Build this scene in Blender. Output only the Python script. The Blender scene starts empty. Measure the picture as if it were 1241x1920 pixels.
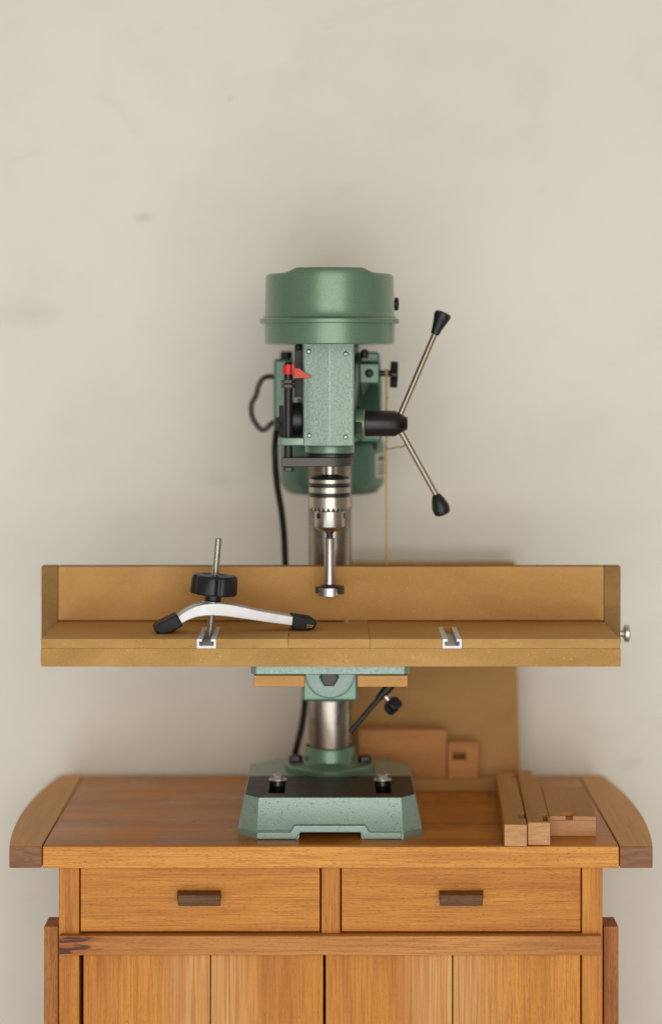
import bpy, bmesh, math, random
from mathutils import Vector, Matrix
random.seed(7)
R = math.radians
S = bpy.context.scene
C = S.collection

# ------------------------------------------------------------------ camera
F, D0, ZC = 3936.0, 2.4, 0.5713           # focal length in photo pixels, distance to cabinet front, eye height above cabinet top
cd = bpy.data.cameras.new('camera'); cam = bpy.data.objects.new('camera', cd); C.objects.link(cam)
cam.location = (0, -D0, ZC); cam.rotation_euler = (R(90), 0, 0)
cd.sensor_fit = 'VERTICAL'; cd.sensor_height = 36; cd.sensor_width = 24; cd.lens = 36*F/1920
cd.shift_y = -310/1920; cd.clip_start = 0.05; cd.clip_end = 100
cd.dof.use_dof = True; cd.dof.focus_distance = 2.415; cd.dof.aperture_fstop = 1.5
S.camera = cam
S.render.resolution_x, S.render.resolution_y = 661, 1024
S.view_settings.view_transform = 'Standard'; S.view_settings.look = 'None'
S.view_settings.exposure = 0.0; S.view_settings.gamma = 1.0

# ------------------------------------------------------------------ room light
W = bpy.data.worlds.new("World"); S.world = W; W.use_nodes = True
wn, wl = W.node_tree.nodes, W.node_tree.links
bg = wn['Background']
tc = wn.new('ShaderNodeTexCoord'); sx = wn.new('ShaderNodeSeparateXYZ'); mr = wn.new('ShaderNodeMapRange')
mr.inputs['From Min'].default_value = -1; mr.inputs['From Max'].default_value = 1
cr = wn.new('ShaderNodeValToRGB')
cr.color_ramp.elements[0].position = 0.0; cr.color_ramp.elements[0].color = (.26, .25, .24, 1)
cr.color_ramp.elements[1].position = 1.0; cr.color_ramp.elements[1].color = (.55, .52, .47, 1)
e = cr.color_ramp.elements.new(0.5); e.color = (.47, .44, .38, 1)
wl.new(tc.outputs['Generated'], sx.inputs[0]); wl.new(sx.outputs['Z'], mr.inputs['Value'])
wl.new(mr.outputs[0], cr.inputs[0]); wl.new(cr.outputs[0], bg.inputs['Color'])
bg.inputs['Strength'].default_value = 0.62

def area(name, loc, target, w, h, power, col):
    d = bpy.data.lights.new(name, 'AREA'); d.shape = 'RECTANGLE'; d.size = w; d.size_y = h
    d.energy = power; d.color = col
    o = bpy.data.objects.new(name, d); C.objects.link(o); o.location = loc
    o.rotation_euler = (Vector(target)-Vector(loc)).to_track_quat('-Z', 'Y').to_euler()
    return o
area('window_light', (0.22, -3.6, 0.65), (0, 0, 0.35), 3.1, 2.4, 69, (1.0, .965, .88))
area('floor_bounce_light', (-.25, -3.0, -1.1), (0, .2, 0.3), 4.8, 2.3, 61, (.78, .88, 1.0))

# ------------------------------------------------------------------ helpers
def PX(x, Y): return (x-620.5)*(D0+Y)/F
def PZ(y, Y): return ZC-(y-650)*(D0+Y)/F
ORG = {}
def setp(o, label=None, cat=None, group=None, kind=None):
    if label: o['label'] = label
    if cat: o['category'] = cat
    if group: o['group'] = group
    if kind: o['kind'] = kind
    return o
def thing(name, label, cat, loc, group=None):
    o = bpy.data.objects.new(name, None); C.objects.link(o); o.location = loc
    o.empty_display_size = .02
    ORG[o.name] = Vector(loc)
    return setp(o, label, cat, group)
def obj(name, bm, m, parent=None, bevel=0, seg=2, angle=35, loc=None, smooth=True):
    org = ORG[parent.name] if parent else Vector(loc or (0, 0, 0))
    bmesh.ops.translate(bm, verts=bm.verts, vec=-org)
    bmesh.ops.recalc_face_normals(bm, faces=bm.faces)
    me = bpy.data.meshes.new(name); bm.to_mesh(me); bm.free()
    o = bpy.data.objects.new(name, me); C.objects.link(o)
    if parent: o.parent = parent
    else: o.location = org
    ORG[o.name] = org
    for mm in (m if isinstance(m, (list, tuple)) else [m]): me.materials.append(mm)
    if smooth:
        for p in me.polygons: p.use_smooth = True
        me.set_sharp_from_angle(angle=R(angle))
    if bevel:
        b = o.modifiers.new('bevel', 'BEVEL'); b.width = bevel; b.segments = seg; b.limit_method = 'ANGLE'
        b.angle_limit = R(angle); b.harden_normals = True
    return o
def box(x0, x1, y0, y1, z0, z1, bm=None):
    bm = bm or bmesh.new()
    v = [bm.verts.new(p) for p in ((x0,y0,z0),(x1,y0,z0),(x1,y1,z0),(x0,y1,z0),(x0,y0,z1),(x1,y0,z1),(x1,y1,z1),(x0,y1,z1))]
    for f in ((0,3,2,1),(4,5,6,7),(0,1,5,4),(1,2,6,5),(2,3,7,6),(3,0,4,7)): bm.faces.new([v[i] for i in f])
    return bm
def loft(rings, bm=None, caps=True, closed=True):
    bm = bm or bmesh.new()
    V = [[bm.verts.new(p) for p in r] for r in rings]
    n = len(rings[0])
    for a, b in zip(V, V[1:]):
        for i in range(n if closed else n-1):
            j = (i+1) % n
            bm.faces.new((a[i], a[j], b[j], b[i]))
    if caps:
        bm.faces.new(V[0][::-1]); bm.faces.new(V[-1])
    return bm
def prism(poly, a0, a1, plane='XZ', bm=None):
    if plane == 'XZ': f = lambda p, a: (p[0], a, p[1])
    elif plane == 'XY': f = lambda p, a: (p[0], p[1], a)
    else: f = lambda p, a: (a, p[0], p[1])
    return loft([[f(p, a0) for p in poly], [f(p, a1) for p in poly]], bm)
def axis_mat(c, d):
    return Matrix.Translation(Vector(c)) @ Vector(d).to_track_quat('Z', 'Y').to_matrix().to_4x4()
def lathe(prof, c=(0,0,0), d=(0,0,1), n=48, bm=None, rf=None):
    """prof: (radius, height) pairs along d; rf(theta) scales the radius"""
    bm = bm or bmesh.new(); M = axis_mat(c, d)
    rows = []
    for r, h in prof:
        if r < 1e-6: rows.append([bm.verts.new(M @ Vector((0, 0, h)))])
        else:
            rows.append([bm.verts.new(M @ Vector((r*(rf(t) if rf else 1)*math.cos(t), r*(rf(t) if rf else 1)*math.sin(t), h)))
                         for t in (2*math.pi*i/n for i in range(n))])
    for a, b in zip(rows, rows[1:]):
        for i in range(n):
            j = (i+1) % n
            if len(a) == 1 and len(b) == 1: continue
            if len(a) == 1: bm.faces.new((a[0], b[i], b[j]))
            elif len(b) == 1: bm.faces.new((a[i], a[j], b[0]))
            else: bm.faces.new((a[i], a[j], b[j], b[i]))
    if len(rows[0]) > 1: bm.faces.new(rows[0][::-1])
    if len(rows[-1]) > 1: bm.faces.new(rows[-1])
    return bm
def cyl(c, d, r, L, n=32, ch=0, bm=None):
    p = [(r-ch, 0), (r, ch), (r, L-ch), (r-ch, L)] if ch else [(r, 0), (r, L)]
    return lathe(p, c, d, n, bm)
def hexb(c, d, r, h, bm=None):
    return lathe([(r*.93, 0), (r, h*.12), (r, h*.8), (r*.86, h)], c, d, 6, bm)
def tube(pts, r, n=12, bm=None, sub=8):
    """smooth tube through the points (Catmull-Rom)"""
    bm = bm or bmesh.new()
    P = [Vector(p) for p in pts]
    if sub > 1 and len(P) > 2:
        Q = [P[0]*2-P[1]]+P+[P[-1]*2-P[-2]]; out = []
        for i in range(1, len(Q)-2):
            for k in range(sub):
                t = k/sub; a, b, c, d = Q[i-1], Q[i], Q[i+1], Q[i+2]
                out.append(.5*((2*b)+(c-a)*t+(2*a-5*b+4*c-d)*t*t+(3*b-a-3*c+d)*t**3))
        out.append(P[-1]); P = out
    rings = []; up = None
    for i, p in enumerate(P):
        d = (P[min(i+1, len(P)-1)]-P[max(i-1, 0)]).normalized()
        if up is None: up = d.orthogonal().normalized()
        up = (up-d*up.dot(d)).normalized(); s = d.cross(up)
        rr = r[i*(len(r)-1)//(len(P)-1)] if isinstance(r, (list, tuple)) else r
        rings.append([p+(up*math.cos(2*math.pi*k/n)+s*math.sin(2*math.pi*k/n))*rr for k in range(n)])
    return loft(rings, bm)
def xform(bm, M):
    bmesh.ops.transform(bm, matrix=M, verts=bm.verts); return bm
def cut(o, cutters, op='DIFFERENCE'):
    """boolean the cutters (bmeshes in world space) out of o and bake the mesh"""
    tmp = []
    for bm in cutters:
        bmesh.ops.translate(bm, verts=bm.verts, vec=-ORG[o.name])
        bmesh.ops.recalc_face_normals(bm, faces=bm.faces)
        me = bpy.data.meshes.new('tmp'); bm.to_mesh(me); bm.free()
        c = bpy.data.objects.new('tmp', me); C.objects.link(c)
        c.matrix_world = Matrix.Translation(ORG[o.name])
        tmp.append(c)
    old = [m for m in o.modifiers]
    keep = [(m.width, m.segments, m.angle_limit) for m in old]
    for m in old: o.modifiers.remove(m)
    mods = []
    for c in tmp:
        m = o.modifiers.new('b', 'BOOLEAN'); m.object = c; m.operation = op; m.solver = 'EXACT'; mods.append(m)
    bpy.context.view_layer.update()
    dg = bpy.context.evaluated_depsgraph_get()
    me = bpy.data.meshes.new_from_object(o.evaluated_get(dg))
    for m in mods: o.modifiers.remove(m)
    o.data = me
    for p in me.polygons: p.use_smooth = True
    me.set_sharp_from_angle(angle=R(35))
    for w, s, a in keep:
        b = o.modifiers.new('bevel', 'BEVEL'); b.width = w; b.segments = s; b.limit_method = 'ANGLE'
        b.angle_limit = a; b.harden_normals = True
    for c in tmp: bpy.data.objects.remove(c)
    return o

# ------------------------------------------------------------------ materials
class N:
    def __init__(s, name):
        s.m = bpy.data.materials.new(name); s.m.use_nodes = True
        s.t = s.m.node_tree; s.b = s.t.nodes['Principled BSDF']
        c = s.t.nodes.new('ShaderNodeTexCoord'); s.obj = c.outputs['Object']
    def new(s, k, **kw):
        n = s.t.nodes.new('ShaderNode'+k)
        for a, v in kw.items():
            if a in n.inputs: n.inputs[a].default_value = v
            else: setattr(n, a, v)
        return n
    def link(s, a, b): s.t.links.new(a, b)
    def mapped(s, scale, rnd=True, vec=None):
        n = s.new('Mapping'); n.inputs['Scale'].default_value = scale
        s.link(vec or s.obj, n.inputs['Vector'])
        if rnd:
            oi = s.new('ObjectInfo'); m = s.new('Math', operation='MULTIPLY'); m.inputs[1].default_value = 37.0
            s.link(oi.outputs['Random'], m.inputs[0]); s.link(m.outputs[0], n.inputs['Location'])
        return n.outputs[0]
    def noise(s, vec, scale=1, detail=4, rough=.55, dist=0):
        n = s.new('TexNoise'); n.inputs['Scale'].default_value = scale; n.inputs['Detail'].default_value = detail
        n.inputs['Roughness'].default_value = rough; n.inputs['Distortion'].default_value = dist
        s.link(vec, n.inputs['Vector']); return n.outputs['Fac']
    def ramp(s, fac, stops):
        n = s.new('ValToRGB'); r = n.color_ramp
        r.elements[0].position, r.elements[1].position = stops[0][0], stops[-1][0]
        f = lambda c: (c, c, c, 1) if isinstance(c, (int, float)) else tuple(c)+(1,)
        r.elements[0].color, r.elements[1].color = f(stops[0][1]), f(stops[-1][1])
        for p, c in stops[1:-1]: r.elements.new(p).color = f(c)
        s.link(fac, n.inputs[0]); return n.outputs[0]
    def mix(s, fac, a, b, mode='MIX'):
        n = s.new('Mix', data_type='RGBA', blend_type=mode)
        if isinstance(fac, (int, float)): n.inputs[0].default_value = fac
        else: s.link(fac, n.inputs[0])
        for i, v in ((6, a), (7, b)):
            if isinstance(v, tuple): n.inputs[i].default_value = v+(1,) if len(v) == 3 else v
            else: s.link(v, n.inputs[i])
        return n.outputs[2]
    def math(s, op, a, b=None):
        n = s.new('Math', operation=op)
        for i, v in ((0, a), (1, b)):
            if v is None: continue
            if isinstance(v, (int, float)): n.inputs[i].default_value = v
            else: s.link(v, n.inputs[i])
        return n.outputs[0]
    def bump(s, h, strength=.3, dist=.001, prev=None):
        n = s.new('Bump'); n.inputs['Strength'].default_value = strength; n.inputs['Distance'].default_value = dist
        s.link(h, n.inputs['Height'])
        if prev: s.link(prev, n.inputs['Normal'])
        s.link(n.outputs[0], s.b.inputs['Normal']); return n.outputs[0]
    def col(s, v):
        if isinstance(v, tuple): s.b.inputs['Base Color'].default_value = v+(1,)
        else: s.link(v, s.b.inputs['Base Color'])
    def set(s, **kw):
        for k, v in kw.items():
            k = k.replace('_', ' ')
            k = {'Coat': 'Coat Weight', 'Specular': 'Specular IOR Level', 'Sheen': 'Sheen Weight'}.get(k, k)
            if isinstance(v, (int, float, tuple)): s.b.inputs[k].default_value = v
            else: s.link(v, s.b.inputs[k])

def hx(r, g, b):      # sRGB 0-255 to linear
    f = lambda c: c/12.92 if c <= .04045 else ((c+.055)/1.055)**2.4
    return tuple(f(c/255) for c in (r, g, b))
def sep(n, vec):
    q = n.new('SeparateXYZ'); n.link(vec, q.inputs[0]); return q.outputs

def wood(name, light, dark, grain='X', rough=.42, fleck=.5, contrast=1.0, coat=.0, streak=None, stain=None, ring=None, spec=.2, line=.42):
    n = N(name)
    ax = 'XYZ'.index(grain)
    def sc(a, c): v = [c]*3; v[ax] = a; return tuple(v)
    broad = n.noise(n.mapped(sc(2.2, 22)), 1, 3, .5, .6)
    fine = n.noise(n.mapped(sc(9, 420)), 1, 5, .65)
    med = n.noise(n.mapped(sc(5, 95)), 1, 4, .6, .3)
    mixv = n.math('ADD', n.math('MULTIPLY', broad, .5), n.math('ADD', n.math('MULTIPLY', fine, .2), n.math('MULTIPLY', med, .3)))
    lo, hi = .5-.105/contrast, .5+.105/contrast
    base = n.ramp(mixv, [(lo, dark), (hi, light)])
    line_ = n.noise(n.mapped(sc(16, 620)), 1, 2, .5)
    base = n.mix(n.math('MULTIPLY', n.ramp(line_, [(.5, 0.0), (.62, 1.0)]), line), base, tuple(c*.72 for c in dark))
    fl = n.noise(n.mapped(sc(165, 1050)), 1, 1, .4)          # short pore flecks along the grain
    base = n.mix(n.math('MULTIPLY', n.ramp(fl, [(.60, 0.0), (.68, 1.0)]), fleck), base, tuple(c*.45 for c in dark))
    fl2 = n.noise(n.mapped(sc(90, 1100)), 1, 1, .4)
    base = n.mix(n.math('MULTIPLY', n.ramp(fl2, [(.62, 0.0), (.72, 1.0)]), fleck*.5), base, tuple(min(1, c*1.25) for c in light))
    if streak is not None:                                  # pale and grey sapwood streaks close to the glued seam
        X = sep(n, n.obj)[0]
        d = n.math('ABSOLUTE', n.math('SUBTRACT', X, streak))
        wob = n.math('MULTIPLY', n.math('SUBTRACT', n.noise(n.mapped((6, 6, 2.5), False), 1, 2), .5), .035)
        m = n.ramp(n.math('ADD', d, wob), [(.022, 1.0), (.066, 0.0)])
        st = n.noise(n.mapped((130, 1, 1.8), False), 1, 4, .6, .9)
        sc_ = n.ramp(st, [(.36, hx(158, 108, 66)), (.44, hx(206, 150, 84)), (.52, hx(224, 182, 126)), (.60, hx(200, 142, 78)), (.68, hx(140, 98, 68))])
        base = n.mix(n.math('MULTIPLY', m, .5), base, sc_)
    if stain is not None:                                   # dark bark knot at the board's end
        X = sep(n, n.obj)[0]
        m = n.ramp(n.math('SUBTRACT', X, stain), [(0.0, 1.0), (.075, .45), (.16, 0.0)])
        kn = n.noise(n.mapped((16, 40, 80), False), 1, 3, .5, .8)
        base = n.mix(n.math('MULTIPLY', m, n.ramp(kn, [(.42, 0.0), (.60, .8)])), base, hx(150, 74, 28))
        m2 = n.ramp(n.math('SUBTRACT', X, stain), [(0.0, 1.0), (.03, .8), (.06, 0.0)])
        kn2 = n.noise(n.mapped((26, 60, 170), False), 1, 2, .5, .6)
        base = n.mix(n.math('MULTIPLY', m2, n.ramp(kn2, [(.53, 0.0), (.62, .85)])), base, hx(38, 22, 14))
    r_ = n.ramp(fine, [(.3, rough+.07), (.7, rough-.05)])
    if ring is not None:                                    # ring and smear marks left on the finish
        cx, cy, rad = ring
        V = n.mapped((1, .32, 0), False)
        vv = n.new('VectorMath', operation='DISTANCE'); n.link(V, vv.inputs[0]); vv.inputs[1].default_value = (cx, cy, 0)
        wob = n.math('MULTIPLY', n.math('SUBTRACT', n.noise(V, 14, 3), .5), .03)
        dd = n.math('ADD', vv.outputs['Value'], wob)
        base = n.mix(n.math('MULTIPLY', n.ramp(dd, [(rad-.008, 1.0), (rad, 0.0)]), .28), base, tuple(c*.62 for c in dark))
        rim = n.ramp(dd, [(rad-.012, 0.0), (rad-.007, 1.0), (rad, 0.0)])
        base = n.mix(n.math('MULTIPLY', rim, .35), base, light)
        sm = n.noise(n.mapped((7, 10, 1), False), 1, 4, .6, 1.0)
        base = n.mix(n.math('MULTIPLY', n.ramp(sm, [(.5, 0.0), (.68, 1.0)]), .3), base, tuple(min(1, c*1.35) for c in light))
        r_ = n.ramp(sm, [(.35, rough-.1), (.7, rough+.12)])
    n.col(base); n.set(Roughness=r_, Specular=spec)
    if coat: n.set(Coat=coat); n.b.inputs['Coat Roughness'].default_value = .22
    n.bump(n.math('ADD', fine, n.math('MULTIPLY', fl, .6)), .18, .0006)
    return n.m

def endgrain(name, light, dark, rough=.55):
    n = N(name)
    a = n.noise(n.mapped((30, 30, 160)), 1, 4, .6, 1.4)
    b = n.noise(n.mapped((900, 900, 900)), 1, 2, .6)
    c = n.mix(.35, n.ramp(a, [(.35, dark), (.65, light)]), n.ramp(b, [(.35, dark), (.7, light)]))
    n.col(c); n.set(Roughness=rough, Specular=.3); n.bump(b, .25, .0005)
    return n.m

def mdf(name, light, dark, rough=.62, specks=.6):
    n = N(name)
    a = n.noise(n.mapped((5, 5, 9)), 1, 4, .6, .5)
    f = n.noise(n.mapped((1,)*3), 900, 3, .65)
    g = n.noise(n.mapped((1,)*3), 300, 3, .6)
    c = n.ramp(n.math('ADD', n.math('MULTIPLY', a, .62), n.math('MULTIPLY', f, .38)), [(.36, dark), (.64, light)])
    c = n.mix(n.math('MULTIPLY', n.ramp(g, [(.66, 0.0), (.74, 1.0)]), specks), c, tuple(q*.42 for q in dark))
    g2 = n.noise(n.mapped((330, 330, 420)), 1, 2, .5)
    c = n.mix(n.math('MULTIPLY', n.ramp(g2, [(.67, 0.0), (.74, 1.0)]), specks*.8), c, tuple(min(1, q*1.45) for q in light))
    n.col(c); n.set(Roughness=rough, Specular=.2); n.bump(f, .15, .0004)
    return n.m

def paint(name, colr, bump=.4, scale=420, metallic=.25, rough=.36, pits=.0, coat=.25, spec=.5):
    n = N(name)
    a = n.noise(n.mapped((1,)*3), scale, 3, .55)
    b = n.noise(n.mapped((1,)*3), 14, 3, .5)
    f = n.noise(n.mapped((1,)*3), 1500, 2, .5)
    c = n.mix(.5, n.ramp(a, [(.34, tuple(q*.76 for q in colr)), (.66, tuple(q*1.22 for q in colr))]),
              n.ramp(b, [(.3, tuple(q*.86 for q in colr)), (.7, tuple(q*1.12 for q in colr))]))
    c = n.mix(.22, c, n.ramp(f, [(.4, tuple(q*.6 for q in colr)), (.6, tuple(q*1.6 for q in colr))]))
    if pits:
        p = n.noise(n.mapped((1,)*3), 430, 2, .5)
        q2 = n.noise(n.mapped((1,)*3), 28, 2, .5)
        msk = n.math('MULTIPLY', n.ramp(p, [(.64, 0.0), (.68, 1.0)]), n.ramp(q2, [(.47, 0.0), (.6, 1.0)]))
        c = n.mix(n.math('MULTIPLY', msk, pits), c, (.012, .016, .014))
    n.col(c)
    n.set(Metallic=metallic, Roughness=n.ramp(a, [(.3, rough+.08), (.7, rough-.06)]), Coat=coat, Specular=spec)
    n.b.inputs['Coat Roughness'].default_value = .25
    n.bump(a, bump, .0009)
    return n.m

def metal(name, colr, rough=.25, brushed='Z', dirt=.0, aniso=0):
    n = N(name)
    ax = 'XYZ'.index(brushed); v = [300]*3; v[ax] = 8 if not aniso else 900
    a = n.noise(n.mapped(tuple(v)), 1, 3, .6)
    b = n.noise(n.mapped((26, 26, 18)), 1, 4, .6, .6)
    c = n.ramp(a, [(.3, tuple(q*.86 for q in colr)), (.7, colr)])
    if dirt: c = n.mix(n.math('MULTIPLY', n.ramp(b, [(.42, 0.0), (.66, 1.0)]), dirt), c, (.11, .07, .045))
    n.col(c); n.set(Metallic=1.0, Roughness=n.ramp(b, [(.3, rough-.04), (.7, rough+.09)]))
    n.bump(a, .04, .0003)
    return n.m

def plain(name, colr, rough=.4, metallic=0.0, bump=.1, scale=700, spec=.5, var=.12):
    n = N(name)
    a = n.noise(n.mapped((1,)*3), scale, 3, .6); b = n.noise(n.mapped((1,)*3), 40, 3, .6)
    n.col(n.mix(.5, n.ramp(a, [(.3, tuple(q*(1-var) for q in colr)), (.7, tuple(q*(1+var) for q in colr))]),
                n.ramp(b, [(.3, tuple(q*(1-var) for q in colr)), (.7, tuple(q*(1+var) for q in colr))])))
    n.set(Roughness=n.ramp(b, [(.3, rough-.05), (.7, rough+.08)]), Metallic=metallic, Specular=spec)
    n.bump(a, bump, .0004)
    return n.m

def wall_mat():
    n = N('painted_plaster')
    V = n.mapped((1, 1, 1), False)
    a = n.noise(V, 2.3, 4, .55, .4); b = n.noise(V, 9, 5, .6, .3); f = n.noise(V, 160, 4, .6)
    big = n.ramp(a, [(.35, hx(228, 222, 208)), (.65, hx(234, 228, 215))])
    c = n.mix(n.math('MULTIPLY', n.ramp(b, [(.52, 0.0), (.75, 1.0)]), .16), big, hx(204, 192, 170))
    c = n.mix(n.math('MULTIPLY', n.ramp(n.noise(n.mapped((3.0, 1, 9), False), 1, 4, .6, .8), [(.58, 0.0), (.74, 1.0)]), .22), c, hx(222, 222, 208))
    st = n.noise(n.mapped((5, 1, 11), False), 1, 5, .65, 1.2)
    c = n.mix(n.math('MULTIPLY', n.ramp(st, [(.62, 0.0), (.72, 1.0)]), .12), c, hx(184, 170, 148))
    for (px, py, rad, k) in ((432, 185, .0035, .42), (270, 408, .017, .22), (62, 588, .045, .10), (420, 900, .03, .10), (1180, 1430, .02, .10)):
        vv = n.new('VectorMath', operation='DISTANCE'); n.link(n.mapped((1, 0, 1.8 if rad > .01 else 1), False), vv.inputs[0])
        zz = 1.8 if rad > .01 else 1
        vv.inputs[1].default_value = (PX(px, .43), 0, PZ(py, .43)*zz)
        d = n.math('ADD', vv.outputs['Value'], n.math('MULTIPLY', n.math('SUBTRACT', n.noise(V, 60, 3), .5), rad*.8))
        c = n.mix(n.math('MULTIPLY', n.ramp(d, [(rad*.2, 1.0), (rad, 0.0)]), k), c, hx(140, 118, 96))
    n.col(c); n.set(Roughness=.78, Specular=.25)
    n.bump(n.math('ADD', n.math('MULTIPLY', f, .3), b), .12, .002)
    return n.m

BL, BD = hx(214, 142, 56), hx(176, 104, 32)
M = {
 'wall': wall_mat(),
 'top': wood('beech_top', hx(208, 134, 52), hx(164, 94, 28), 'X', .36, .2, coat=.06, ring=(PX(850, .19), -.0032, .038)),
 'edge': wood('beech_front_edge', hx(222, 152, 68), hx(188, 114, 38), 'X', .4, .55, 1.0, coat=.05),
 'beech_x': wood('beech_horizontal', BL, BD, 'X', .42, .45, .9, coat=.05),
 'beech_z': wood('beech_vertical', BL, hx(176, 104, 32), 'Z', .42, .3, .9, coat=.05),
 'rail': wood('beech_rail', hx(204, 138, 72), hx(164, 100, 44), 'X', .42, .4, .9, stain=PX(112, 0)),
 'door_l': wood('beech_door_left', BL, BD, 'Z', .42, .3, .9, coat=.05, streak=PX(395, 0)),
 'door_r': wood('beech_door_right', BL, BD, 'Z', .42, .3, .9, coat=.05, streak=PX(849, 0)),
 'bread': wood('breadboard_wood', hx(218, 154, 72), hx(184, 122, 48), 'Y', .42, .25, .6, coat=.05, line=.1),
 'bread_end': endgrain('breadboard_end_grain', hx(156, 102, 66), hx(104, 62, 38), .4),
 'leg': wood('leg_wood', hx(188, 120, 54), hx(150, 86, 34), 'Z', .42, .5, .9),
 'walnut': wood('walnut_handle', hx(128, 84, 50), hx(78, 48, 27), 'X', .45, .6, 1.0),
 'mdf': mdf('mdf_face', hx(206, 158, 96), hx(178, 130, 70)),
 'mdf_edge': mdf('mdf_edge', hx(198, 154, 92), hx(162, 120, 64), .7, .7),
 'mdf_wing': mdf('mdf_wing_edge', hx(158, 122, 72), hx(118, 86, 46), .8, .8),
 'mdf_top': mdf('mdf_tray_top', hx(204, 154, 88), hx(180, 128, 64), .6, .4),
 'panel': mdf('mdf_back_panel', hx(184, 140, 86), hx(154, 110, 60), .6, .6),
 'batten': wood('batten_wood', hx(212, 160, 98), hx(188, 134, 76), 'X', .55, .3, .7, line=.1),
 'red_block': wood('pink_beech_block', hx(194, 136, 82), hx(160, 102, 54), 'X', .55, .3, .7, line=.08),
 'joint_y': wood('joint_sample_wood', hx(200, 146, 86), hx(176, 122, 66), 'Y', .6, .2, .45, line=.05),
 'joint_end': endgrain('joint_sample_end_grain', hx(208, 158, 106), hx(174, 122, 76), .6),
 'joint_end2': endgrain('joint_board_edge', hx(204, 152, 106), hx(182, 130, 86), .6),
 'paint': paint('green_hammered_paint', (.125, .21, .13), .16, 700, .35, .33, .12, .5),
 'paint_rough': paint('green_casting_paint', (.20, .285, .22), .5, 420, .3, .42, .7, .45, 1.0),
 'paint_base': paint('green_base_paint', (.21, .305, .25), .5, 800, .4, .42, .8, .6, 1.0),
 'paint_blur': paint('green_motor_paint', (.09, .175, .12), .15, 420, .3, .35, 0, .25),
 'machined': plain('dark_machined_iron', (.036, .028, .02), .45, .25, .15, 500, .5, .3),
 'steel': metal('column_steel', (.37, .31, .255), .26, 'Z', .6),
 'chuck': metal('chuck_steel', (.50, .44, .375), .27, 'Z', .1, 1),
 'bit': metal('bit_steel', (.46, .42, .39), .27, 'Z', .12, 1),
 'violet': plain('tempered_dark_steel', (.05, .025, .045), .3, .6),
 'black': plain('black_oxide_metal', (.018, .017, .016), .34, .3),
 'blackband': plain('black_recess', (.02, .02, .018), .35, .4),
 'bar': plain('dark_iron_bar', (.07, .06, .052), .42, .5, .2, 300),
 'plastic': plain('black_plastic', (.010, .010, .010), .36, 0, .05, 900, .4),
 'hub': plain('black_hub', (.022, .017, .015), .3, .35),
 'rubber': plain('black_rubber', (.012, .012, .012), .5, 0, .08, 600, .3),
 'cord': plain('black_cord', (.008, .009, .008), .5, 0, .1, 700, .25),
 'conduit': plain('brown_black_conduit', (.055, .045, .03), .5, 0, .1),
 'red': plain('red_plastic', (.62, .018, .014), .35, 0, .05, 500, .5, .05),
 'red2': plain('red_pointer_flag', (.62, .065, .03), .5, 0, .05, 500, .5, .05),
 'zinc': metal('zinc_hardware', (.66, .63, .58), .3, 'Z', .05),
 'brass': plain('lever_rod', (.36, .29, .205), .3, 1.0, 0, 40, .5, .06),
 'alu': plain('brushed_aluminium', (.68, .67, .68), .42, .3, .1, 500, .5, .03),
 'alu_end': plain('sawn_aluminium', (.74, .72, .73), .5, .2, .1, 900, .5, .03),
 'dark': plain('shadow_gap_iron', (.01, .01, .01), .6),
 'string': plain('jute_string', hx(196, 160, 98), .8, 0, .5, 900),
 'plate': metal('nameplate_aluminium', (.6, .58, .54), .4, 'Z'),
 'ink': plain('grey_print', (.12, .11, .1), .6),
 'gold': plain('gold_print', (.5, .36, .1), .5),
}

# ------------------------------------------------------------------ wall
WY = .43
o = obj('wall', box(-3, 3, WY, WY+.12, -1.2, 2.2), M['wall'], smooth=False); setp(o, 'cream painted plaster wall behind the cabinet', kind='structure')

# ------------------------------------------------------------------ cabinet
TT = .025
cab = thing('cabinet', 'honey coloured beech cabinet with two drawers and curved tabletop ends under the drill press', 'cabinet', (0, .2, -.85))
XL, XR = PX(80.5, 0), PX(1160, 0)
# top: front edging strip and the panel
t = obj('tabletop', box(XL, XR, .006, .4, -TT, 0), M['top'], cab, .0012)
obj('front_edge', box(XL+.0002, XR-.0002, 0, .0058, -TT-.0002, -.0004), M['edge'], cab, .0012)
for s in (-1, 1):
    xi = XL-.0012 if s < 0 else XR+.0012
    pts = [(xi, 0)]; n = 24
    outer = []
    for i in range(n+1):
        y = .4*i/n; u = (y-.185)/.2
        outer.append((s*(.3785-.0142*u*u-.001*u), y))
    poly = [(xi, 0)]+outer+[(xi, .4)]
    bm = prism(poly, -TT, 0.0004, 'XY')
    o = obj('breadboard_end', bm, [M['bread'], M['bread_end']], cab, .0012, angle=30)
    for p in o.data.polygons:
        if p.normal.y < -.9: p.material_index = 1
FY = .012                      # face frame plane
ZB = -.80
zt = -TT
def bx(name, x0, x1, y0, z0, z1, m, y1=None, par=cab, bev=.001, yref=None):
    return obj(name, box(x0, x1, y0, y1 if y1 is not None else y0+.022, z0, z1), m, par, bev)
D = FY
zr_t, zr_b = PZ(1755, .002), PZ(1791.5, .002)
zd = PZ(1749, FY)
bx('front_post', PX(111, D), PX(149, D), FY, ZB, zt, M['beech_z'], FY+.04)
bx('front_post', PX(1090.5, D), PX(1129, D), FY, ZB, zt, M['beech_z'], FY+.04)
bx('drawer_divider', PX(602.5, D), PX(638, D), FY, zr_t, zt, M['beech_z'])
bx('front_rail', PX(112, .002), PX(1127, .002), .002, zr_b, zr_t, M['rail'], .05)
bx('side_panel', PX(111, .05)+.002, PX(111, .05)+.016, .052, ZB+.08, zt, M['beech_z'], .34)
bx('side_panel', PX(1129, .05)-.016, PX(1129, .05)-.002, .052, ZB+.08, zt, M['beech_z'], .34)
bx('rear_post', PX(111, D), PX(149, D), .341, ZB, zt, M['beech_z'], .38)
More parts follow.
